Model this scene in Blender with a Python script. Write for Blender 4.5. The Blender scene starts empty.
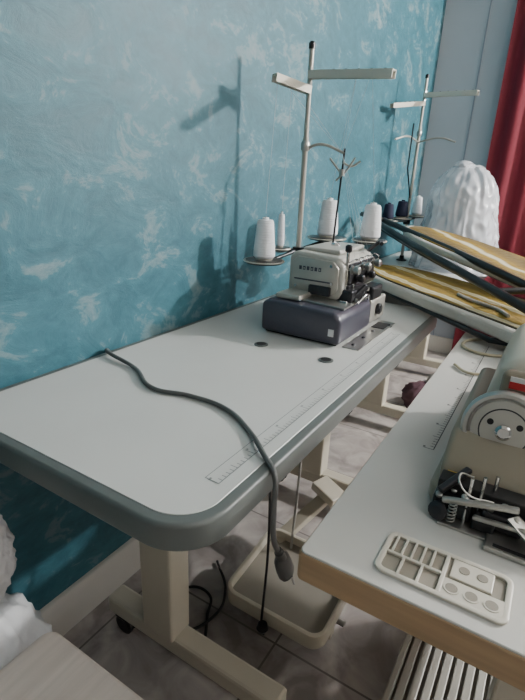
import bpy, bmesh, math, random
from mathutils import Matrix, Vector, noise
random.seed(4)
# ------------------------------------------------------------------ helpers
def lin(c):
    c/=255.
    return c/12.92 if c<=.04045 else ((c+.055)/1.055)**2.4
def rgb(r,g,b): return (lin(r),lin(g),lin(b),1)
MATS={}
def mat(name,c,rough=.5,metal=0.,var=.0,vscale=8.,bump=0.,bscale=40.,c2=None,trans=0.,coat=0.,stretch=None,alpha=1.):
    if name in MATS: return MATS[name]
    m=bpy.data.materials.new(name); m.use_nodes=True; nt=m.node_tree; N=nt.nodes; L=nt.links
    b=N['Principled BSDF']; b.inputs['Roughness'].default_value=rough; b.inputs['Metallic'].default_value=metal
    b.inputs['Transmission Weight'].default_value=trans; b.inputs['Coat Weight'].default_value=coat; b.inputs['Alpha'].default_value=alpha
    tc=N.new('ShaderNodeTexCoord'); mp=N.new('ShaderNodeMapping'); L.new(tc.outputs['Object'],mp.inputs['Vector'])
    if stretch: mp.inputs['Scale'].default_value=stretch
    n=N.new('ShaderNodeTexNoise'); n.inputs['Scale'].default_value=vscale; n.inputs['Detail'].default_value=5
    L.new(mp.outputs['Vector'],n.inputs['Vector'])
    r=N.new('ShaderNodeValToRGB'); r.color_ramp.elements[0].position=.35; r.color_ramp.elements[1].position=.65
    if c2 is None:
        k=1-max(var,.03); c2=(c[0]*k,c[1]*k,c[2]*k,1)
    r.color_ramp.elements[0].color=c2; r.color_ramp.elements[1].color=c
    L.new(n.outputs['Fac'],r.inputs['Fac']); L.new(r.outputs['Color'],b.inputs['Base Color'])
    if bump>0:
        n2=N.new('ShaderNodeTexNoise'); n2.inputs['Scale'].default_value=bscale; n2.inputs['Detail'].default_value=4
        L.new(mp.outputs['Vector'],n2.inputs['Vector'])
        bp=N.new('ShaderNodeBump'); bp.inputs['Strength'].default_value=bump; bp.inputs['Distance'].default_value=.01
        L.new(n2.outputs['Fac'],bp.inputs['Height']); L.new(bp.outputs['Normal'],b.inputs['Normal'])
    MATS[name]=m; return m
def link(o,parent=None):
    bpy.context.scene.collection.objects.link(o)
    if parent is not None:
        o.parent=parent; o.matrix_parent_inverse=Matrix.Translation(parent.location).inverted()
    return o
def group(name,loc):
    e=bpy.data.objects.new(name,None); e.location=loc; e.empty_display_size=.05
    bpy.context.scene.collection.objects.link(e); return e
def finish(name,bm,m,parent=None,bevel=0,smooth=False,seg=2,sub=0,split=False):
    bmesh.ops.recalc_face_normals(bm,faces=bm.faces)
    me=bpy.data.meshes.new(name); bm.to_mesh(me); bm.free()
    if m: me.materials.append(m)
    o=bpy.data.objects.new(name,me); link(o,parent)
    if smooth or split:
        for p in me.polygons: p.use_smooth=True
    if bevel>0:
        md=o.modifiers.new('bevel','BEVEL'); md.width=bevel; md.segments=seg; md.limit_method='ANGLE'; md.angle_limit=math.radians(40)
        md.harden_normals=False
    if split:
        md=o.modifiers.new('es','EDGE_SPLIT'); md.split_angle=math.radians(35)
    if sub:
        md=o.modifiers.new('sub','SUBSURF'); md.levels=sub; md.render_levels=sub
    return o
def box(name,a,b,m,parent=None,bevel=.0,rot=None,seg=2):
    bm=bmesh.new(); bmesh.ops.create_cube(bm,size=1)
    c=Vector([(a[i]+b[i])/2 for i in range(3)]); s=[abs(b[i]-a[i]) for i in range(3)]
    for v in bm.verts: v.co=Vector([v.co[i]*s[i] for i in range(3)])
    M=Matrix.Identity(3)
    if rot:
        from mathutils import Euler
        M=Euler([math.radians(q) for q in rot]).to_matrix()
    for v in bm.verts: v.co=M@v.co+c
    return finish(name,bm,m,parent,bevel,seg=seg)
def bar(name,p1,p2,w,h,m,parent=None,bevel=.0):
    """rectangular bar from p1 to p2; w horizontal width, h vertical"""
    p1=Vector(p1);p2=Vector(p2); d=(p2-p1).normalized(); up=Vector((0,0,1))
    if abs(d.z)>.95: up=Vector((1,0,0))
    s=d.cross(up).normalized(); u=s.cross(d)
    bm=bmesh.new(); vs=[]
    for p in (p1,p2):
        for a,b in((-1,-1),(1,-1),(1,1),(-1,1)): vs.append(bm.verts.new(p+s*a*w/2+u*b*h/2))
    for f in ((0,1,2,3),(7,6,5,4),(0,4,5,1),(1,5,6,2),(2,6,7,3),(3,7,4,0)): bm.faces.new([vs[i] for i in f])
    return finish(name,bm,m,parent,bevel)
def lathe(name,prof,base,axis,m,parent=None,n=28,bevel=0,smooth=True,sx=1):
    """prof list of (r,h) along axis from base"""
    base=Vector(base); ax=Vector(axis).normalized(); t=Vector((0,0,1)) if abs(ax.z)<.9 else Vector((1,0,0))
    s=ax.cross(t).normalized(); u=s.cross(ax)
    bm=bmesh.new(); rings=[]
    for r,h in prof:
        r=max(r,1e-5)
        rings.append([bm.verts.new(base+ax*h+(s*math.cos(2*math.pi*i/n)*sx+u*math.sin(2*math.pi*i/n))*r) for i in range(n)])
    for a,b in zip(rings[:-1],rings[1:]):
        for i in range(n): bm.faces.new((a[i],a[(i+1)%n],b[(i+1)%n],b[i]))
    bm.faces.new(rings[0]); bm.faces.new(rings[-1])
    o=finish(name,bm,m,parent,bevel)
    if smooth:
        for p in o.data.polygons:
            p.use_smooth=len(p.vertices)==4
        md=o.modifiers.new('es','EDGE_SPLIT'); md.split_angle=math.radians(38)
    return o
def cyl(name,p1,p2,r,m,parent=None,n=20,r2=None):
    p1=Vector(p1);p2=Vector(p2)
    return lathe(name,[(r,0),(r if r2 is None else r2,(p2-p1).length)],p1,p2-p1,m,parent,n)
def tube(name,pts,r,m,parent=None,cyclic=False,smooth=True):
    cu=bpy.data.curves.new(name,'CURVE'); cu.dimensions='3D'; cu.bevel_depth=r; cu.bevel_resolution=3; cu.use_fill_caps=True
    if smooth:
        sp=cu.splines.new('BEZIER'); sp.bezier_points.add(len(pts)-1)
        for bpnt,p in zip(sp.bezier_points,pts):
            bpnt.co=p; bpnt.handle_left_type='AUTO'; bpnt.handle_right_type='AUTO'
    else:
        sp=cu.splines.new('POLY'); sp.points.add(len(pts)-1)
        for q,p in zip(sp.points,pts): q.co=(*p,1)
    sp.use_cyclic_u=cyclic
    o=bpy.data.objects.new(name+'_c',cu); bpy.context.scene.collection.objects.link(o)
    dg=bpy.context.evaluated_depsgraph_get(); me=bpy.data.meshes.new_from_object(o.evaluated_get(dg)); me.name=name
    bpy.data.objects.remove(o); me.materials.clear(); me.materials.append(m)
    for p in me.polygons: p.use_smooth=True
    return link(bpy.data.objects.new(name,me),parent)
def rrect(x0,x1,y0,y1,r,n=8):
    pts=[]
    for cx,cy,a0 in((x1-r,y1-r,0),(x0+r,y1-r,90),(x0+r,y0+r,180),(x1-r,y0+r,270)):
        for i in range(n+1):
            a=math.radians(a0+90*i/n); pts.append((cx+r*math.cos(a),cy+r*math.sin(a)))
    return pts
def prism(name,pts,z0,z1,m,parent=None,bevel=0,seg=2,zf=None,split=False):
    bm=bmesh.new()
    f=(lambda x,y:0) if zf is None else zf
    a=[bm.verts.new((x,y,z0+f(x,y))) for x,y in pts]; b=[bm.verts.new((x,y,z1+f(x,y))) for x,y in pts]
    n=len(pts); bm.faces.new(a); bm.faces.new(b)
    for i in range(n): bm.faces.new((a[i],a[(i+1)%n],b[(i+1)%n],b[i]))
    return finish(name,bm,m,parent,bevel,seg=seg,split=split)
def ring(name,outer,inner,z0,z1,m,parent=None,bevel=0,zf=None,split=False,seg=2):
    bm=bmesh.new(); f=(lambda x,y:0) if zf is None else zf
    oa=[bm.verts.new((x,y,z0+f(x,y))) for x,y in outer]; ob=[bm.verts.new((x,y,z1+f(x,y))) for x,y in outer]
    ia=[bm.verts.new((x,y,z0+f(x,y))) for x,y in inner]; ib=[bm.verts.new((x,y,z1+f(x,y))) for x,y in inner]
    n=len(outer)
    for i in range(n):
        j=(i+1)%n
        bm.faces.new((oa[i],oa[j],ob[j],ob[i])); bm.faces.new((ia[i],ia[j],ib[j],ib[i]))
        bm.faces.new((ob[i],ob[j],ib[j],ib[i])); bm.faces.new((oa[i],oa[j],ia[j],ia[i]))
    return finish(name,bm,m,parent,bevel,split=split,seg=seg)
def extr(name,pts,axis,a0,a1,m,parent=None,bevel=0,seg=2):
    """extrude profile: axis 'x' -> pts are (y,z); axis 'y' -> pts are (x,z)"""
    bm=bmesh.new()
    P=(lambda p,a:(a,p[0],p[1])) if axis=='x' else (lambda p,a:(p[0],a,p[1]))
    a=[bm.verts.new(P(p,a0)) for p in pts]; b=[bm.verts.new(P(p,a1)) for p in pts]; n=len(pts)
    bm.faces.new(a); bm.faces.new(b)
    for i in range(n): bm.faces.new((a[i],a[(i+1)%n],b[(i+1)%n],b[i]))
    return finish(name,bm,m,parent,bevel,seg=seg,split=bevel>0)
def blob(name,c,s,m,parent=None,amp=.15,freq=3.,sub=5,flat=True,seed=0,profile=None,ridge=True,aniso=1.,k3w=.12):
    bm=bmesh.new(); bmesh.ops.create_icosphere(bm,subdivisions=sub,radius=1)
    off=Vector((seed*7.3,seed*3.1,seed*1.7))
    for v in bm.verts:
        d=v.co.normalized(); q=Vector((d.x,d.y,d.z*aniso))*freq+off
        if ridge: k=1-abs(noise.noise(q))*2; k2=1-abs(noise.noise(q*2.3))*2; k3=1-abs(noise.noise(q*5.1))*2; w=amp*(k*.6+k2*.35+k3*k3w-.4)
        else: w=amp*(noise.noise(q)+.5*noise.noise(q*2.1))
        r=1+w; pz=d.z
        e=Vector((d.x*r,d.y*r,d.z*(1+w*.5)))
        if profile:
            k=profile(max(-1,min(1,pz))); hl=math.hypot(d.x,d.y) or 1e-4
            e.x=d.x/hl*k*r; e.y=d.y/hl*k*r
        if flat: e.z=max(e.z,-.8)
        v.co=Vector((c[0]+e.x*s[0],c[1]+e.y*s[1],c[2]+e.z*s[2]))
    return finish(name,bm,m,parent,smooth=True)

# ------------------------------------------------------------------ camera
f=475.
F=Vector((0.807,0.4825,-0.341)).normalized(); R0=Vector((0.526,-0.849,0.043)).normalized()
D=F.cross(R0).normalized(); R=D.cross(F).normalized(); C=Vector((0,0,1.18))
cam=bpy.data.cameras.new('camera'); co=bpy.data.objects.new('camera',cam); bpy.context.scene.collection.objects.link(co)
cam.lens=f/700*36; cam.sensor_width=36; cam.clip_start=.01
co.matrix_world=Matrix(((R.x,-D.x,-F.x,C.x),(R.y,-D.y,-F.y,C.y),(R.z,-D.z,-F.z,C.z),(0,0,0,1)))
bpy.context.scene.camera=co

# ------------------------------------------------------------------ room materials
def plaster():
    m=bpy.data.materials.new('pearl_plaster_teal'); m.use_nodes=True; nt=m.node_tree; N=nt.nodes; L=nt.links; b=N['Principled BSDF']
    tc=N.new('ShaderNodeTexCoord')
    mp=N.new('ShaderNodeMapping'); mp.inputs['Rotation'].default_value=(0,.6,0); mp.inputs['Scale'].default_value=(1,1,1.5); L.new(tc.outputs['Object'],mp.inputs['Vector'])
    n1=N.new('ShaderNodeTexNoise'); n1.inputs['Scale'].default_value=6.5; n1.inputs['Detail'].default_value=10; n1.inputs['Roughness'].default_value=.68; n1.inputs['Distortion'].default_value=.8
    n2=N.new('ShaderNodeTexNoise'); n2.inputs['Scale'].default_value=1.4; n2.inputs['Detail'].default_value=3
    n3=N.new('ShaderNodeTexNoise'); n3.inputs['Scale'].default_value=20; n3.inputs['Detail'].default_value=6; n3.inputs['Distortion'].default_value=1.2
    for n in (n1,n2,n3): L.new(mp.outputs['Vector'],n.inputs['Vector'])
    r=N.new('ShaderNodeValToRGB'); e=r.color_ramp.elements
    e[0].position=.36; e[0].color=rgb(46,92,104); e[1].position=.74; e[1].color=rgb(118,136,140)
    x=e.new(.54); x.color=rgb(58,106,119); x=e.new(.585); x.color=rgb(88,120,128)
    mx=N.new('ShaderNodeMath'); mx.operation='MULTIPLY_ADD'; mx.inputs[1].default_value=.3; L.new(n2.outputs['Fac'],mx.inputs[0])
    m3=N.new('ShaderNodeMath'); m3.operation='MULTIPLY_ADD'; m3.inputs[1].default_value=.3; m3.inputs[2].default_value=-.30; L.new(n3.outputs['Fac'],m3.inputs[0])
    ad=N.new('ShaderNodeMath'); ad.operation='ADD'; L.new(n1.outputs['Fac'],ad.inputs[0]); L.new(m3.outputs[0],ad.inputs[1])
    L.new(ad.outputs[0],mx.inputs[2]); L.new(mx.outputs[0],r.inputs['Fac']); L.new(r.outputs['Color'],b.inputs['Base Color'])
    rr=N.new('ShaderNodeMapRange'); rr.inputs['To Min'].default_value=.40; rr.inputs['To Max'].default_value=.66; L.new(n1.outputs['Fac'],rr.inputs['Value']); L.new(rr.outputs[0],b.inputs['Roughness'])
    b.inputs['Specular IOR Level'].default_value=.4
    bu=N.new('ShaderNodeBump'); bu.inputs['Strength'].default_value=.4; bu.inputs['Distance'].default_value=.008; L.new(ad.outputs[0],bu.inputs['Height']); L.new(bu.outputs['Normal'],b.inputs['Normal'])
    return m
def tiles():
    m=bpy.data.materials.new('floor_tiles'); m.use_nodes=True; nt=m.node_tree; N=nt.nodes; L=nt.links; b=N['Principled BSDF']
    tc=N.new('ShaderNodeTexCoord'); mp=N.new('ShaderNodeMapping'); L.new(tc.outputs['Object'],mp.inputs['Vector'])
    n=N.new('ShaderNodeTexNoise'); n.inputs['Scale'].default_value=7; n.inputs['Detail'].default_value=8; n.inputs['Distortion'].default_value=1.2; L.new(mp.outputs['Vector'],n.inputs['Vector'])
    r=N.new('ShaderNodeValToRGB'); r.color_ramp.elements[0].position=.35; r.color_ramp.elements[0].color=rgb(126,119,116); r.color_ramp.elements[1].position=.68; r.color_ramp.elements[1].color=rgb(180,173,168)
    L.new(n.outputs['Fac'],r.inputs['Fac'])
    br=N.new('ShaderNodeTexBrick'); br.offset=0; br.inputs['Scale'].default_value=1; br.inputs['Brick Width'].default_value=.42; br.inputs['Row Height'].default_value=.42; br.inputs['Mortar Size'].default_value=.003
    br.inputs['Mortar'].default_value=rgb(104,98,95); L.new(mp.outputs['Vector'],br.inputs['Vector']); L.new(r.outputs['Color'],br.inputs['Color1']); L.new(r.outputs['Color'],br.inputs['Color2'])
    L.new(br.outputs['Color'],b.inputs['Base Color']); b.inputs['Roughness'].default_value=.3
    return m
W=plaster()
farm=mat('far_wall_paint',rgb(172,181,190),.6,var=.06,vscale=3)
box('wall_left',(-2,.925,0),(3.7,1.02,2.75),W)
box('wall_far',(3.6,-2.6,0),(3.7,.925,2.75),farm)
plain=mat('plain_wall_paint',rgb(165,162,156),.7)
box('wall_back',(-2.1,-2.6,0),(-2,1.02,2.75),plain)
box('wall_right',(-2,-2.7,0),(3.7,-2.6,2.75),plain)
box('ceiling',(-2.1,-2.7,2.75),(3.7,1.02,2.85),mat('ceiling_paint',rgb(215,212,206),.8))
box('floor',(-2.1,-2.7,-.1),(3.7,1.02,0),tiles())
cream=mat('baseboard_white',rgb(206,202,194),.45)
extr('baseboard_left',[(.925,0),(.905,0),(.905,.1),(.913,.118),(.925,.122)],'x',-2,3.6,cream,bevel=.003)
box('baseboard_far',(3.58,-2.6,0),(3.6,.905,.12),cream,bevel=.003)
box('trim_1',(3.59,.655,.12),(3.6,.662,2.75),mat('trim_panel',rgb(140,150,162),.5))

# red curtain
red=mat('red_curtain_fabric',rgb(112,16,38),.75,var=.2,vscale=6,stretch=(1,6,.3))
bm=bmesh.new(); n=160; prev=None
for i in range(n+1):
    y=.50-1.5*i/n; x=3.5+.014*math.sin(i*.42)+.006*math.sin(i*.23+1)
    a=bm.verts.new((x,y,.03)); b=bm.verts.new((x-.0,y,2.6))
    if prev: bm.faces.new((prev[0],a,b,prev[1]))
    prev=(a,b)
cg=group('window_curtain',(3.5,-.2,0)); finish('curtain_cloth',bm,red,cg,smooth=True)
tube('curtain_rod',[(3.5,.7,2.62),(3.5,-1.2,2.62)],.012,mat('rod_metal',rgb(170,170,170),.3,.9),cg,smooth=False)

# ------------------------------------------------------------------ common materials
lam=mat('laminate_grey_white',rgb(188,190,187),.34,var=.05,vscale=5)
edge=mat('grey_plastic_edge',rgb(88,94,92),.42,var=.06)
leg=mat('cream_enamel',rgb(190,184,168),.42,var=.05)
blk=mat('black_rubber',rgb(22,22,24),.5)
blkm=mat('black_metal',rgb(28,30,33),.3,.3)
steel=mat('brushed_steel',rgb(176,176,172),.3,.9,var=.12,vscale=30)
chrome=mat('chrome',rgb(205,205,205),.14,1.)
satin=mat('satin_alloy',rgb(180,178,170),.4,.55,var=.08,vscale=20)
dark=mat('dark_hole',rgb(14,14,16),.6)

def caster(g,x,y,nm):
    cyl(nm+'_stem',(x,y,.055),(x,y,.085),.009,steel,g)
    box(nm+'_fork',(x-.018,y-.02,.045),(x+.018,y+.016,.06),blkm,g,.004)
    for s in(-1,1): lathe(nm+'_wheel_%d'%(s+2),[(.02,0),(.028,.003),(.028,.011),(.02,.014)],(x+s*.003 if s>0 else x-.003-.014,y-.01,.028),(1,0,0),blk,g)
def table_leg(g,x,tag,y0=.30,y1=.82,yc=.635):
    box(tag+'_foot_beam',(x-.028,y0,.068),(x+.028,y1,.118),leg,g,.008)
    box(tag+'_column',(x-.034,yc-.048,.11),(x+.034,yc+.048,.46),leg,g,.006)
    box(tag+'_inner_column',(x-.028,yc-.042,.45),(x+.028,yc+.042,.69),leg,g,.004)
    box(tag+'_top_rail',(x-.025,yc-.23,.675),(x+.025,yc+.23,.712),leg,g,.004)
    caster(g,x,y1-.03,tag+'_caster_a'); caster(g,x,y0+.03,tag+'_caster_b')
    for s in(-.025,.025): lathe(tag+'_bolt_%d'%(s>0),[(.008,0),(.008,.006)],(x-.034,yc+s,.42),(-1,0,0),steel,g,n=6)

def ruler(name,x0,x1,y,yd,z,m,parent,step=.01,frame=True):
    bm=bmesh.new()
    def q(xa,xb,ya,yb):
        vs=[bm.verts.new(p) for p in((xa,ya,z),(xb,ya,z),(xb,yb,z),(xa,yb,z))]; bm.faces.new(vs)
    k=int((x1-x0)/step)
    for i in range(k+1):
        l=yd if i%10==0 else (yd*.7 if i%5==0 else yd*.42)
        q(x0+i*step-.0008,x0+i*step+.0008,y,y+l)
    q(x0,x1,y-.0009,y+.0009)
    if frame: q(x0,x1,y+yd*1.25,y+yd*1.25+.0014); q(x0,x0+.0014,y,y+yd*1.25)
    for i in range(0,k+1,10): q(x0+i*step+.002,x0+i*step+.006,y+yd*.8,y+yd*.8+.004)
    return finish(name,bm,m,parent)

# ------------------------------------------------------------------ sewing tables along the wall
def sewing_table(x0,x1):
    g=group('sewing_table',((x0+x1)/2,.611,0))
    prism('edge_band',rrect(x0,x1,.307,.915,.085,16),.704,.7500,edge,g,.007,4,split=True)
    prism('laminate_top',rrect(x0+.020,x1-.020,.327,.895,.067,16),.745,.7512,lam,g,.0006,1)
    table_leg(g,x0+.29,'leg_near'); table_leg(g,x1-.29,'leg_far')
    box('cross_beam',(x0+.33,.66,.28),(x1-.31,.69,.34),leg,g,.004)
    return g
T1=sewing_table(.363,1.78)
ruler('printed_ruler',.48,1.40,.352,.02,.7516,mat('ruler_print_pale',rgb(118,124,124),.5),T1)
for i,(x,y) in enumerate(((1.049,.632),(1.05,.439),(1.454,.414))):
    lathe('grommet_%d'%(i+1),[(.019,0),(.019,.002),(.014,.003)],(x,y,.7512),(0,0,1),edge,T1)
    lathe('grommet_plug_%d'%(i+1),[(.0135,0),(.0135,.0036)],(x,y,.7512),(0,0,1),dark,T1)
T2=sewing_table(1.93,3.35)

# treadle pedal of overlock table
P=group('treadle_pedal',(.95,.43,0))
zf=lambda x,y:(x-.84)*.10
ring('rim',rrect(.82,1.09,.285,.585,.04),rrect(.832,1.078,.297,.573,.03),.075,.118,leg,P,.003,zf,split=True)
prism('footplate',rrect(.83,1.08,.295,.575,.03),.080,.092,mat('pedal_plate_grey',rgb(146,141,130),.5,var=.1),P,zf=zf)
box('pivot_bracket_a',(.93,.30,.0),(.96,.315,.08),leg,P,.003); box('pivot_bracket_b',(.93,.565,.0),(.96,.58,.08),leg,P,.003)
cyl('pivot_rod',(.945,.27,.065),(.945,.61,.065),.008,steel,P)
lathe('rod_knob',[(.012,0),(.016,.01),(.012,.022)],(.80,.44,.075),(0,0,1),blkm,P)
cyl('knob_stem',(.80,.44,.06),(.84,.44,.085),.006,blkm,P)
tube('link_rod_a',[(.81,.45,.09),(.86,.47,.3),(.93,.53,.7)],.0035,blkm,P)
tube('link_rod_b',[(1.06,.5,.10),(1.08,.5,.4),(1.08,.5,.70)],.004,steel,P)
bar('side_lever',(1.06,.56,.1),(1.28,.47,.2),.045,.02,leg,P,.004)
bar('side_lever_end',(1.25,.43,.2),(1.28,.52,.22),.07,.03,leg,P,.004)
LC=group('loose_floor_cable',(.80,.66,0))
tube('cable_loop',[(.74,.58,.008),(.80,.62,.008),(.86,.66,.01),(.84,.73,.012),(.76,.72,.008),(.73,.65,.008),(.80,.60,.018),(.9,.63,.008),(.98,.72,.008)],.004,blk,LC)

# ------------------------------------------------------------------ power cable
K=group('power_cable',(.66,.6,.757))
cabm=mat('cable_grey',rgb(86,88,87),.5)
tube('cord',[(.80,.918,.71),(.765,.914,.752),(.745,.89,.759),(.715,.765,.7565),(.660,.655,.7565),(.678,.573,.7565),(.675,.482,.7565),(.627,.393,.7565),(.575,.33,.757),(.556,.30,.745),(.540,.289,.70),(.541,.286,.636),(.553,.283,.605)],.0047,cabm,K)
pd=Vector((.02,-.01,-.06)).normalized()
plugm=mat('plug_dark_grey',rgb(66,68,68),.45)
lathe('plug_strain_relief',[(.006,0),(.006,.006),(.008,.007),(.008,.011),(.007,.012),(.009,.018),(.009,.022)],(.552,.283,.610),pd,plugm,K)
lathe('plug_body',[(.010,0),(.016,.006),(.018,.022),(.018,.040),(.015,.043),(.015,.048)],(.5585,.281,.592),pd,plugm,K,sx=.7,n=24)
for s in(-1,1): cyl('plug_pin_%d'%(s+2),Vector((.575,.273,.545))+Vector((.0,.007*s,0)),Vector((.582,.27,.524))+Vector((.0,.007*s,0)),.0024,chrome,K)

# ------------------------------------------------------------------ overlock machine
O=group('overlock_sewing_machine',(1.35,.58,.751))
basem=mat('dark_violet_enamel',rgb(64,64,76),.3,var=.08)
headm=mat('silver_white_enamel',rgb(172,171,164),.35,var=.04)
gm=mat('gunmetal',rgb(64,64,68),.32,.7,var=.2,vscale=40)
z0=.7515
extr('base_cover',[(.450,z0+.006),(.450,z0+.076),(.466,z0+.094),(.675,z0+.104),(.699,z0+.09),(.699,z0+.006)],'x',1.150,1.40,basem,O,.012,4)
box('base_foot',(1.165,.462,z0),(1.39,.69,z0+.01),blk,O,.002)
box('decal_plate',(1.148,.466,z0+.03),(1.151,.482,z0+.050),mat('decal_white',rgb(205,205,205),.5),O)
box('cloth_plate',(1.20,.462,z0+.098),(1.39,.66,z0+.104),steel,O,.002,rot=(2.5,0,0))
box('cloth_plate_lip',(1.178,.59,z0+.103),(1.262,.668,z0+.118),satin,O,.004)
extr('lower_body',[(.47,z0),(.47,z0+.08),(.52,z0+.12),(.70,z0+.12),(.70,z0)],'x',1.395,1.56,headm,O,.01,3)
extr('arm_body',[(.512,z0+.10),(.500,z0+.125),(.500,z0+.20),(.520,z0+.225),(.655,z0+.232),(.676,z0+.215),(.676,z0+.10)],'x',1.262,1.52,headm,O,.012,4)
extr('arm_faceplate',[(.525,z0+.115),(.512,z0+.135),(.512,z0+.195),(.53,z0+.213),(.645,z0+.218),(.66,z0+.20),(.66,z0+.115)],'x',1.254,1.264,satin,O,.004)
box('top_cover',(1.30,.53,z0+.226),(1.50,.65,z0+.24),headm,O,.006)
for i in range(6):
    y=.632-i*.0125
    box('badge_letter_%d'%i,(1.2525,y-.004,z0+.180),(1.2545,y+.004,z0+.191),basem,O)
    if i%2: box('badge_cut_%d'%i,(1.2520,y-.002,z0+.183),(1.2530,y+.002,z0+.187),satin,O)
box('arm_stripe',(1.252,.53,z0+.150),(1.2545,.65,z0+.154),basem,O)
box('arm_lower_guard',(1.246,.53,z0+.112),(1.262,.60,z0+.14),gm,O,.004)
for i,(y,zz) in enumerate(((.53,.15),(.645,.13),(.535,.2))): lathe('face_screw_%d'%i,[(.005,0),(.004,.003)],(1.254,y,z0+zz),(-1,0,0),chrome,O,n=12)
for i in range(5):
    x=1.30+i*.045
    lathe('tension_knob_%d'%i,[(.004,0),(.004,.008),(.013,.009),(.013,.013),(.006,.014),(.006,.018),(.011,.019),(.012,.032),(.008,.036)],(x,.500,z0+.19-(i%2)*.03),(0,-1,0),gm if i%2 else steel,O,n=20)
box('tension_bracket',(1.285,.488,z0+.13),(1.50,.502,z0+.145),gm,O,.002)
box('tension_back_plate',(1.30,.494,z0+.145),(1.51,.502,z0+.205),gm,O,.003)
for i in range(4): tube('thread_guide_%d'%i,[(1.30+i*.05,.50,z0+.21),(1.30+i*.05,.475,z0+.222),(1.31+i*.05,.468,z0+.21),(1.305+i*.05,.48,z0+.2)],.0016,chrome,O)
box('front_casting',(1.27,.47,z0+.09),(1.40,.54,z0+.135),gm,O,.006)
cyl('presser_bar',(1.285,.50,z0+.07),(1.285,.50,z0+.26),.005,chrome,O); 
lathe('presser_spring_cap',[(.006,0),(.01,.004),(.01,.018),(.005,.022)],(1.285,.50,z0+.24),(0,0,1),gm,O)
cyl('needle_bar',(1.31,.485,z0+.07),(1.31,.485,z0+.15),.004,chrome,O)
box('presser_foot',(1.255,.478,z0+.102),(1.33,.502,z0+.110),chrome,O,.003,rot=(0,-6,0))
bar('presser_arm',(1.285,.50,z0+.12),(1.36,.515,z0+.135),.014,.014,steel,O,.003)
bar('knife_arm',(1.29,.475,z0+.105),(1.34,.455,z0+.14),.01,.018,gm,O,.002)
for i in range(4): lathe('looper_bolt_%d'%i,[(.007,0),(.007,.006)],(1.29+i*.03,.466,z0+.105+.02*(i%2)),(0,-1,0),steel,O,n=6)
tube('looper_rod',[(1.28,.455,z0+.10),(1.33,.445,z0+.12),(1.38,.455,z0+.09)],.003,chrome,O)
box('front_cover',(1.40,.452,z0+.01),(1.54,.474,z0+.085),satin,O,.006)
box('looper_block',(1.41,.455,z0+.08),(1.5,.50,z0+.125),gm,O,.006)
lathe('dial',[(.018,0),(.018,.01),(.012,.014)],(1.46,.452,z0+.05),(0,-1,0),blkm,O)
lathe('handwheel',[(.03,0),(.05,.006),(.052,.02),(.045,.03),(.02,.032)],(1.56,.60,z0+.13),(1,0,0),headm,O)
lathe('oil_window',[(.014,0),(.014,.004),(.009,.009)],(1.40,.59,z0+.24),(0,0,1),chrome,O)
tube('lamp_arm',[(1.50,.52,z0+.22),(1.52,.49,z0+.25),(1.48,.47,z0+.25)],.006,gm,O)
box('drop_plate',(1.17,.398,z0),(1.50,.446,z0+.003),steel,O,.001)
box('drop_plate_slot',(1.40,.405,z0+.003),(1.47,.445,z0+.0045),dark,O)
for i in range(3): lathe('plate_screw_%d'%i,[(.006,0),(.004,.003)],(1.2+i*.08,.425,z0+.003),(0,0,1),gm,O,n=12)

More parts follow.
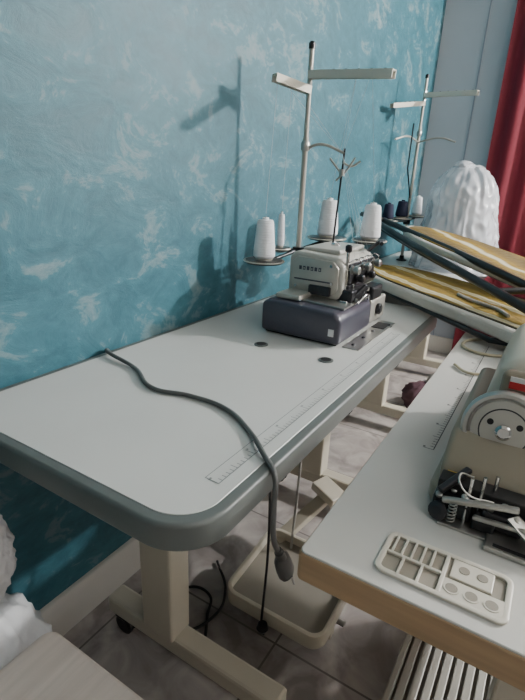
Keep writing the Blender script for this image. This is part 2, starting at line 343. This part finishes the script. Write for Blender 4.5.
# ------------------------------------------------------------------ thread stands
thread=mat('white_thread',rgb(226,228,232),.75,var=.05,bump=.4,bscale=260,stretch=(.1,.1,1))
navy=mat('navy_thread',rgb(14,22,52),.8)
discm=mat('dark_spool_disc',rgb(46,46,44),.35,var=.1)
polem=mat('pole_grey_metal',rgb(166,163,154),.35,.3)
alum=mat('guide_plate_alloy',rgb(198,194,182),.35,.2)
def stand(name,px,py,ztop,cones,armR,armL,hub,zbase=.7515):
    g=group(name,(px,py,zbase))
    lathe('pole_base',[(.03,0),(.03,.006),(.014,.012),(.012,.03)],(px,py,zbase),(0,0,1),blkm,g)
    cyl('pole',(px,py,zbase),(px,py,ztop-.24),.009,polem,g); cyl('pole_upper',(px,py,ztop-.26),(px,py,ztop),.0075,polem,g)
    lathe('pole_clamp',[(.012,0),(.014,.004),(.014,.024),(.010,.03)],(px,py,ztop-.28),(0,0,1),steel,g)
    lathe('pole_cap',[(.010,0),(.010,.015),(.006,.02)],(px,py,ztop),(0,0,1),blkm,g)
    lathe('hub',[(.02,0),(.02,.03)],(px,py,hub-.02),(0,0,1),blkm,g)
    for k,(x,y,z,r,rc,h,m) in enumerate(cones):
        cyl('arm_%d'%k,(px,py,hub),(x,y,z-.006),.006,blkm,g)
        lathe('disc_%d'%k,[(.01,-.012),(r*.9,-.004),(r,.004),(r*.985,.006),(r*.86,0),(.012,-.001)],(x,y,z),(0,0,1),discm,g,n=36)
        lathe('disc_rim_%d'%k,[(r*1.0,0),(r*1.02,.002),(r*1.0,.004),(r*.97,.005)],(x,y,z+.0005),(0,0,1),alum,g,n=36)
        lathe('disc_inner_%d'%k,[(r*.93,0),(r*.9,.0015)],(x,y,z+.0052),(0,0,1),discm,g,n=36)
        cyl('spindle_%d'%k,(x,y,z),(x,y,z+h+.022),.0026,steel,g)
        lathe('cone_foot_%d'%k,[(rc*.75,0),(rc*.8,.012)],(x,y,z+.002),(0,0,1),alum,g)
        lathe('thread_cone_%d'%k,[(rc*.85,0),(rc,.006),(rc*.98,h*.25),(rc*.76,h*.93),(rc*.66,h),(rc*.3,h+.001),(rc*.28,h+.007)],(x,y,z+.012),(0,0,1),m,g,n=32)
    for nm,(a,b) in (('guide_arm_right',armR),('guide_arm_left',armL)):
        bar(nm,a,b,.022,.004,alum,g,.0015); A=Vector(a);B=Vector(b); d=(B-A).normalized(); s=d.cross(Vector((0,0,1))).normalized()
        for sg in (1,-1): bar(nm+'_flange_%d'%(sg+1),A+s*.0105*sg-Vector((0,0,.009)),B+s*.0105*sg-Vector((0,0,.009)),.003,.022,alum,g)
        for i in range(5):
            q=A.lerp(B,.3+.15*i)
            lathe(nm+'_eyelet_%d'%i,[(.0035,0),(.0035,.006)],q+Vector((0,0,-.001)),(0,0,1),dark,g,n=10)
        lathe(nm+'_bolt',[(.009,0),(.009,.01)],A+Vector((0,0,.001)),(0,0,1),steel,g,n=6)
    return g
cones=[(1.285,.778,.932,.064,.034,.115,thread),(1.405,.79,.958,.036,.013,.10,thread),(1.582,.702,.987,.068,.036,.118,thread),(1.703,.588,.980,.062,.037,.114,thread)]
ar=(1.423,.477,1.468)
S1=stand('thread_stand',1.457,.748,1.545,cones,((1.457,.748,1.487),ar),((1.457,.748,1.445),(1.335,.80,1.462)),.955)
tube('mid_guide_arm',[(1.457,.748,1.27),(1.465,.70,1.285),(1.486,.625,1.262)],.0045,polem,S1)
tube('mid_guide_loop',[(1.457,.748,1.27),(1.475,.76,1.275),(1.48,.74,1.28),(1.46,.735,1.27)],.003,steel,S1)
cyl('antenna',(1.46,.625,.99),(1.486,.625,1.275),.0032,blkm,S1)
tube('antenna_fork_a',[(1.48,.625,1.235),(1.49,.60,1.225),(1.50,.575,1.24)],.0035,polem,S1)
tube('antenna_fork_b',[(1.478,.625,1.2),(1.47,.655,1.235),(1.47,.665,1.245)],.0035,polem,S1)
tube('antenna_fork_c',[(1.472,.64,1.18),(1.484,.61,1.215),(1.49,.59,1.25)],.0035,polem,S1)
lathe('antenna_block',[(.009,0),(.009,.02)],(1.479,.625,1.195),(0,0,1),steel,S1)
thr=mat('fine_thread_line',rgb(170,172,176),.8)
for k,(x,y,z,r,rc,h,m) in enumerate(cones):
    tgt=Vector((1.457,.748,1.485)).lerp(Vector(ar),.25+.17*k) if k>1 else Vector((1.457,.748,1.445)).lerp(Vector((1.335,.80,1.46)),.9-.4*k)
    tube('thread_%d'%k,[(x,y,z+h+.03),tgt],.0005,thr,S1,smooth=False)
    tube('thread_down_%d'%k,[tgt,(1.484,.63,1.26),(1.34+.04*k,.50,.97)],.0004,thr,S1,smooth=False)
S2=stand('thread_stand',2.87,.78,1.71,[(2.71,.77,1.0,.055,.034,.08,navy),(2.60,.81,.99,.055,.030,.075,navy),(3.02,.77,1.0,.055,.03,.1,thread)],
  ((2.87,.78,1.64),(2.80,.50,1.63)),((2.87,.78,1.60),(2.62,.87,1.56)),.98)
tube('mid_guide_arm',[(2.87,.78,1.4),(2.86,.66,1.42),(2.86,.58,1.40)],.005,polem,S2)
tube('mid_guide_arm_b',[(2.87,.78,1.4),(2.76,.81,1.42),(2.68,.85,1.4)],.005,polem,S2)
tube('mid_brace',[(2.87,.78,1.1),(2.74,.78,1.26),(2.74,.78,1.48)],.004,blkm,S2,smooth=False)

# ------------------------------------------------------------------ plastic bag over machine
bagm=mat('translucent_white_plastic',rgb(222,226,232),.16,var=.1,vscale=6,coat=.8,c2=rgb(198,203,212),alpha=.66)
def prof(z):
    t=(z+1)/2
    if t<.10: return .98
    if t<.6: return .98-.20*(t-.1)/.5
    return .78*math.sqrt(max(0.0,1-((t-.6)/.4)**2.6))
PB=group('plastic_bag',(2.85,.49,.7515))
def bagfilm(name,c,s,parent,seed):
    bm=bmesh.new(); bmesh.ops.create_icosphere(bm,subdivisions=6,radius=1)
    for v in bm.verts:
        d=v.co.normalized(); hl=math.hypot(d.x,d.y) or 1e-4; a=math.atan2(d.y,d.x)
        q=Vector((math.cos(a)*1.6,math.sin(a)*1.6,d.z*.9+seed))
        w=noise.noise(q)*.10
        # long pulled creases converging towards the top
        q2=Vector((math.cos(a)*4.2+noise.noise(q*1.5)*.6,math.sin(a)*4.2,d.z*1.1-seed)); w+=.05*(1-abs(noise.noise(q2))*3)
        q3=Vector((d.x*3.5,d.y*3.5,d.z*4.5+seed*2)); w+=.035*(1-abs(noise.noise(q3))*3.2)
        k=prof(d.z)*(1+w)
        v.co=Vector((c[0]+d.x/hl*k*s[0],c[1]+d.y/hl*k*s[1],c[2]+max(d.z*(1+w*.5),-.8)*s[2]))
    return finish(name,bm,bagm,parent,smooth=True)
bagfilm('bag_film',(2.85,.49,.99),(.235,.225,.30),PB,3.3)
blob('bag_knot',(2.83,.51,1.275),(.07,.05,.035),bagm,PB,amp=.2,freq=2.5,sub=4,seed=4)
tube('bag_hem',[(2.85+.235*math.cos(a*.393)*(1+.05*math.sin(a*3)),.49+.21*math.sin(a*.393)*(1+.06*math.cos(a*2.3)),.762) for a in range(16)],.006,bagm,PB,cyclic=True)
wm_=mat('wrapped_machine_white',rgb(196,198,200),.5)
extr('wrapped_machine_body',[(.38,.7515),(.38,.93),(.44,1.12),(.56,1.14),(.60,.95),(.60,.7515)],'x',2.73,2.97,wm_,PB,.03,4)
box('wrapped_machine_arm',(2.70,.42,1.02),(2.95,.56,1.17),wm_,PB,.03,seg=4)

# ------------------------------------------------------------------ ironing boards
def deckpts(tip,base,w,n=14):
    tip=Vector(tip);base=Vector(base); d=(tip-base); Ln=d.length; d.normalize(); s=Vector((-d.y,d.x)); out=[]
    rs=[(0,w/2*.75),(.03,w/2)]+[(Ln*i/n,w/2) for i in range(1,n) if .04<Ln*i/n<Ln-.42]
    rs+=[(Ln-.42+.42*k/16,w/2*math.sqrt(max(0,1-(k/16)**2.2))) for k in range(17)]
    for u,r in rs: out.append(base+d*u+s*r)
    for u,r in rs[::-1][1:]: out.append(base+d*u-s*r)
    return [(p.x,p.y) for p in out]
def stripes(name,ang,cols,ps,sc=2.3,ph=1.2):
    m=bpy.data.materials.new(name); m.use_nodes=True; nt=m.node_tree; N=nt.nodes; L=nt.links; b=N['Principled BSDF']; b.inputs['Roughness'].default_value=.8
    tc=N.new('ShaderNodeTexCoord'); mp=N.new('ShaderNodeMapping'); mp.inputs['Rotation'].default_value=(0,0,ang); L.new(tc.outputs['Object'],mp.inputs['Vector'])
    w=N.new('ShaderNodeTexWave'); w.inputs['Scale'].default_value=sc; w.inputs['Distortion'].default_value=1.6; w.inputs['Detail Scale'].default_value=3; w.inputs['Phase Offset'].default_value=ph; L.new(mp.outputs['Vector'],w.inputs['Vector'])
    r=N.new('ShaderNodeValToRGB'); e=r.color_ramp.elements
    e[0].position=0; e[0].color=rgb(*cols[0]); e[1].position=1; e[1].color=rgb(*cols[-1])
    for p,c in zip(ps,cols[1:-1]): x=e.new(p); x.color=rgb(*c)
    L.new(w.outputs['Fac'],r.inputs['Fac']); L.new(r.outputs['Color'],b.inputs['Base Color'])
    n=N.new('ShaderNodeTexNoise'); n.inputs['Scale'].default_value=26; bu=N.new('ShaderNodeBump'); bu.inputs['Strength'].default_value=.5; bu.inputs['Distance'].default_value=.012
    L.new(n.outputs['Fac'],bu.inputs['Height']); L.new(bu.outputs['Normal'],b.inputs['Normal'])
    return m
white_cloth=mat('white_quilt_cloth',rgb(196,193,185),.85,var=.06,bump=.3,bscale=60)
IB=group('ironing_board',(1.8,.3,.77))
tip=(2.19,.72); base=(1.42,-.10)
def off(pt,dx): return (pt[0]+dx*.72,pt[1]-dx*.69)
b1,t1=off(base,.06),off(tip,.0)
ochre=(138,112,30); och2=(118,94,26); wh=(196,190,170)
prism('padded_deck',deckpts(t1,b1,.36),.782,.822,white_cloth,IB,.012,3)
prism('cover_top',deckpts((t1[0]-.03,t1[1]-.03),(b1[0]+.01,b1[1]+.01),.31),.818,.826,stripes('ochre_white_cover',math.radians(44),[och2,ochre,ochre,wh,(180,168,124)],[.4,.84,.90]),IB,.002)
tube('piping',[(*p,.823) for p in deckpts((t1[0]-.03,t1[1]-.03),(b1[0]+.01,b1[1]+.01),.31)],.004,mat('dark_piping',rgb(70,62,44),.8),IB,cyclic=True,smooth=False)
tube('frame_tube',[(*p,.776) for p in deckpts((2.12,.65),(1.5,-.0),.25)],.009,blkm,IB,cyclic=True,smooth=False)
tube('tail_cord',[(1.74,.26,.83),(1.66,.2,.832),(1.6,.12,.83),(1.52,.08,.832)],.005,white_cloth,IB)
tube('leg_tube_a',[(2.36,.86,1.03),(2.0,.52,.955),(1.47,.03,.868)],.014,blkm,IB,smooth=False)
tube('leg_tube_b',[(2.50,.80,1.0),(2.1,.36,.93),(1.60,-.06,.872)],.014,blkm,IB,smooth=False)
tube('leg_tube_c',[(2.36,.83,1.00),(1.95,.45,.925),(1.45,-.03,.85)],.011,blkm,IB,smooth=False)
tube('leg_cross_bar',[(1.62,.14,.878),(1.69,.04,.885)],.011,blkm,IB,smooth=False)
tube('leg_foot',[(2.36,.87,1.03),(2.50,.80,1.0)],.012,blkm,IB,smooth=False)
IB2=group('ironing_board',(2.2,.25,.83))
zf2=lambda x,y:(x+y-1.6)*.08
prism('padded_deck',deckpts((2.50,.66),(1.86,-.10),.30),.835,.862,white_cloth,IB2,.01,3,zf=zf2)
prism('cover_top',deckpts((2.47,.63),(1.88,-.08),.26),.86,.867,stripes('tan_ochre_cover',math.radians(50),[(100,82,44),(118,94,42),ochre,ochre,wh],[.45,.75,.90],1.7,.4),IB2,.002,zf=zf2)
tube('frame_tube',[(x,y,.832+zf2(x,y)) for x,y in deckpts((2.44,.60),(1.9,-.05),.22)],.009,blkm,IB2,cyclic=True,smooth=False)

# ------------------------------------------------------------------ right sewing table
RT=group('sewing_table',(1.0,-.11,0))
wood=mat('wood_edge_tan',rgb(166,136,102),.5,var=.2,vscale=6,stretch=(1,1,14))
lam2=mat('laminate_white',rgb(192,191,186),.35,var=.04,vscale=4)
prism('wood_core',rrect(.428,1.56,-.43,.193,.008,4),.708,.7485,wood,RT,.002,2)
prism('laminate_top',rrect(.430,1.558,-.428,.191,.008,4),.747,.7512,lam2,RT,.001,1)
for x in(.66,1.32):
    box('column_%d'%(x*10),(x-.03,-.17,.1),(x+.03,-.06,.71),leg,RT,.005)
    box('foot_%d'%(x*10),(x-.028,-.36,.05),(x+.028,.11,.1),leg,RT,.008)
    for y in(-.33,.08): lathe('glide_%d_%d'%(x*10,y*100+50),[(.02,0),(.022,.01),(.012,.05)],(x,y,0),(0,0,1),blk,RT)
box('cross_beam',(.68,-.13,.3),(1.30,-.10,.36),leg,RT,.004)
ruler('printed_ruler',.77,1.45,.108,.018,.7516,mat('ruler_print_dark',rgb(60,62,66),.5),RT,frame=False)
TR=group('treadle_pedal',(.95,.0,0))
rib=mat('cast_pedal_grey',rgb(150,148,140),.45,.1)
ring('rim',rrect(.76,1.12,-.2,.12,.03),rrect(.775,1.105,-.185,.105,.02),.06,.09,rib,TR,.003)
for i in range(11):
    y=-.17+i*.026; box('slat_%d'%i,(.77,y-.009,.068),(1.11,y+.009,.082),rib,TR,.002)
prism('under_plate',rrect(.77,1.11,-.19,.11,.02),.060,.069,mat('pedal_under_dark',rgb(112,110,104),.6),TR)
for y in(-.2,.11): box('bracket_%d'%(y*100+30),(.92,y,0),(.96,y+.012,.07),rib,TR,.002)

# accessory tray (rim nearly flush with the table top)
AT=group('accessory_tray',(.49,.034,.7512))
trm=mat('ivory_plastic',rgb(202,197,184),.4,var=.04)
trd=mat('ivory_plastic_shaded',rgb(138,132,120),.5)  # ivory darkened to paint in recess shade; floor and wells are not sunk
x0,x1,y0,y1=.452,.528,-.04,.106; zt=.7553
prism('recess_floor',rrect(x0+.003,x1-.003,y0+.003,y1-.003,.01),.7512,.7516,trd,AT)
ring('outer_rim',rrect(x0,x1,y0,y1,.012),rrect(x0+.007,x1-.007,y0+.007,y1-.007,.007),.7512,zt,trm,AT,.0015,split=True)
box('long_divider',(.487,.035,.7514),(.491,.100,zt),trm,AT,.001)
for i in range(5):
    y=.048+i*.0115
    box('rib_%d'%i,(.489,y-.0014,.7514),(.523,y+.0014,zt),trm,AT,.0006)
for i in range(2):
    y=.056+i*.022
    box('rib_low_%d'%i,(.458,y-.0016,.7514),(.488,y+.0016,zt),trm,AT,.0006)
box('cross_divider',(.458,.030,.7514),(.523,.035,zt),trm,AT,.001)
box('cup_block',(.457,-.035,.7514),(.485,.031,zt-.0003),trm,AT,.001)
box('needle_block',(.490,-.020,.7514),(.523,.026,zt-.001),trm,AT,.001)
for i in range(3):
    lathe('cup_%d'%i,[(.0088,0),(.0088,.0008),(.0068,.0008),(.0066,.0002)],(.471,-.022+i*.021,zt-.0003),(0,0,1),trm,AT,n=24)
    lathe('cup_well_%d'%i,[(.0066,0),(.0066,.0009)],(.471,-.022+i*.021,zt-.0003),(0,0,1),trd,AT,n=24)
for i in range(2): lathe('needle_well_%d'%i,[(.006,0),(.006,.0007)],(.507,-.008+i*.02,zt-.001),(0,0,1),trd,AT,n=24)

# ------------------------------------------------------------------ right sewing machine
Q=group('industrial_sewing_machine',(.85,-.08,.7512))
bg=mat('beige_grey_enamel',rgb(140,131,114),.35,var=.05)
hw=mat('offwhite_enamel',rgb(200,193,178),.32)
z0=.7513
prism('bed_plate',rrect(.622,1.10,-.32,.086,.02),z0,z0+.026,bg,Q,.005,3,split=True)
extr('sloped_casting',[(.640,z0+.02),(.646,z0+.052),(.695,z0+.090),(.98,z0+.10),(1.0,z0+.02)],'y',-.22,.078,bg,Q,.012,4)
extr('arm',[(-.16,z0+.09),(-.17,z0+.15),(-.14,z0+.192),(-.01,z0+.200),(.034,z0+.178),(.048,z0+.12),(.042,z0+.09)],'x',.765,1.06,hw,Q,.022,5)
box('arm_end_cap',(.745,-.14,z0+.10),(.768,.030,z0+.176),bg,Q,.010,seg=4)
box('red_label',(.7425,-.07,z0+.152),(.7465,.018,z0+.163),mat('red_label_print',rgb(170,30,36),.4),Q)
box('white_label',(.7425,-.07,z0+.163),(.7465,.018,z0+.170),mat('decal_white',rgb(205,205,205),.5),Q)
wc=Vector((.700,.010,.853)); wa=Vector((-.93,.0,.20))
lathe('handwheel_rim',[(.046,-.036),(.054,-.030),(.058,-.012),(.058,.0),(.054,.005),(.049,.005),(.047,.0),(.02,-.002)],wc,wa,steel,Q,n=48)
lathe('handwheel_face',[(.046,0),(.044,.003),(.030,.0045),(.012,.005)],wc,wa,satin,Q,n=48)
lathe('wheel_groove',[(.0335,0),(.0335,.0046),(.032,.0050)],wc,wa,gm,Q,n=48)
lathe('wheel_inner',[(.0315,0),(.0315,.0052),(.012,.0056)],wc,wa,satin,Q,n=48)
lathe('wheel_hub',[(.011,0),(.011,.008),(.007,.011)],wc+wa.normalized()*.004,wa,chrome,Q,n=24)
for i in range(3):
    a=i*2.094+.5; sv=wa.cross(Vector((0,0,1))).normalized(); uv=sv.cross(wa).normalized()
    lathe('wheel_hole_%d'%i,[(.0045,0),(.0045,.0016)],wc+wa.normalized()*.0048+(sv*math.cos(a)+uv*math.sin(a))*.022,wa,dark,Q,n=16)
cyl('wheel_axle',wc,wc-wa.normalized()*.08,.018,steel,Q)
box('label_plate',(.640,.045,z0+.03),(.645,.066,z0+.046),mat('yellow_label',rgb(190,160,60),.5),Q)
box('needle_plate',(.578,-.06,z0),(.65,.06,z0+.004),steel,Q,.001)
box('hook_cover_plate',(.56,-.16,z0),(.62,-.0,z0+.007),steel,Q,.002)
box('hook_cover_slot',(.566,-.15,z0+.007),(.572,-.01,z0+.0076),dark,Q)
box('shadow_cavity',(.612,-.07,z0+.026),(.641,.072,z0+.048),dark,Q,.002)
box('clamp_block',(.596,.022,z0+.004),(.636,.074,z0+.032),blkm,Q,.005)
box('clamp_block_b',(.598,-.04,z0+.004),(.633,.012,z0+.028),gm,Q,.005)
box('clamp_block_c',(.588,-.008,z0+.004),(.612,.020,z0+.020),blkm,Q,.003)
bar('clamp_lever',(.588,.060,z0+.034),(.596,-.03,z0+.05),.009,.007,steel,Q,.002)
bar('clamp_lever_b',(.596,.066,z0+.040),(.640,.038,z0+.060),.010,.008,gm,Q,.002)
bar('clamp_lever_c',(.590,.02,z0+.022),(.586,-.05,z0+.030),.007,.006,steel,Q,.002)
for i in range(3): cyl('needle_rod_%d'%i,(.597+i*.012,.03-i*.014,z0+.004),(.602+i*.012,.03-i*.014,z0+.070),.0026,chrome,Q)
for i in range(7): lathe('clamp_screw_%d'%i,[(.0045,0),(.0045,.004),(.002,.005)],(.599+(i%2)*.016,.066-i*.016,z0+.031+.004*(i%3)),(-.5,0,1),steel,Q,n=14)
tube('spring_coil',[(.586+.005*math.cos(a*1.1),.045+.005*math.sin(a*1.1),z0+.006+a*.0009) for a in range(34)],.0009,steel,Q)
lathe('gear',[(.013,0),(.013,.005),(.006,.007)],(.590,.062,z0+.014),(-1,.2,.3),gm,Q,n=14)
tube('thread_hook',[(.62,.03,z0+.062),(.60,.046,z0+.070),(.587,.034,z0+.056),(.60,.0,z0+.046)],.0012,steel,Q)
bar('guard',(.575,-.06,z0+.020),(.60,-.025,z0+.034),.020,.003,steel,Q)
lathe('spool',[(.014,0),(.014,.004),(.008,.006),(.008,.04),(.014,.042),(.014,.046)],(.97,-.03,z0+.197),(0,0,1),mat('dark_green_thread',rgb(28,60,62),.7),Q)

WB=group('wire_bundle',(1.35,.09,.7515))
wm=mat('beige_wire',rgb(176,166,140),.5)
tube('wire_a',[(1.50,.13,.756),(1.44,.172,.756),(1.37,.155,.756),(1.36,.08,.756),(1.42,.04,.756),(1.47,.07,.756)],.004,wm,WB)
tube('wire_b',[(1.22,.16,.756),(1.18,.12,.756),(1.20,.06,.757),(1.14,.07,.756),(1.10,.09,.756)],.0035,wm,WB)
TC=group('folded_cloth',(1.22,-.04,.7515))
blob('cloth',(1.22,-.04,.785),(.07,.06,.05),mat('teal_cloth',rgb(30,74,84),.85),TC,amp=.3,freq=2,sub=4,seed=5)

# ------------------------------------------------------------------ clutter under second table
SB=group('fabric_scrap_pile',(2.4,.42,0))
for i,(x,y,z,c) in enumerate(((2.42,.36,.07,(176,146,150)),(2.58,.42,.08,(130,130,138)),(2.46,.46,.10,(90,64,74)),(2.52,.36,.16,(176,172,168)))):
    blob('scrap_%d'%i,(x,y,z),(.10,.09,.08),mat('scrap_cloth_%d'%i,rgb(*c),.85,var=.2),SB,amp=.35,freq=2.4,sub=4,seed=i)

# ------------------------------------------------------------------ lower-left storage box and bags
BX=group('fabric_covered_ottoman',(.1,.35,0))
bm_=mat('striped_beige_fabric',rgb(220,209,200),.85,var=.12,vscale=14,stretch=(.3,6,1),bump=.2)
prism('box_body',rrect(-.15,.345,.05,.625,.02),0,.36,bm_,BX,.008)
prism('box_lid',rrect(-.16,.360,.04,.635,.025),.36,.402,bm_,BX,.010,3)
BG=group('crumpled_film_bundle',(.24,.77,0))
bag2=mat('white_film_bag',rgb(216,219,222),.35,var=.1,vscale=10,coat=.3,bump=.5,bscale=25)
blob('bag_film',(.275,.775,.19),(.145,.105,.235),bag2,BG,amp=.22,freq=2.2,sub=5,seed=8)
blob('padding',(.285,.775,.52),(.09,.08,.115),mat('white_fleece',rgb(214,214,216),.9,bump=.4,bscale=90),BG,amp=.2,freq=3,sub=5,seed=11)

# ------------------------------------------------------------------ lights
def lamp(name,typ,loc,e,col=(1,1,1),size=.1,target=None):
    l=bpy.data.lights.new(name,typ); l.energy=e; l.color=col
    if typ=='AREA': l.size=size
    else: l.shadow_soft_size=size
    o=bpy.data.objects.new(name,l); o.location=loc; bpy.context.scene.collection.objects.link(o)
    if target: o.rotation_euler=(Vector(target)-Vector(loc)).to_track_quat('-Z','Y').to_euler()
    return o
lamp('ceiling_lamp_light','POINT',(3.25,-1.9,2.32),480,(1,.975,.945),.045)
lamp('soft_fill_light','AREA',(.0,-1.3,2.7),27,(1,.99,.97),1.2,(.5,-.4,0))  # unseen area light added as soft fill, no fixture behind it
w=bpy.data.worlds.new('world'); bpy.context.scene.world=w; w.use_nodes=True
w.node_tree.nodes['Background'].inputs[0].default_value=(.7,.7,.7,1); w.node_tree.nodes['Background'].inputs[1].default_value=.1
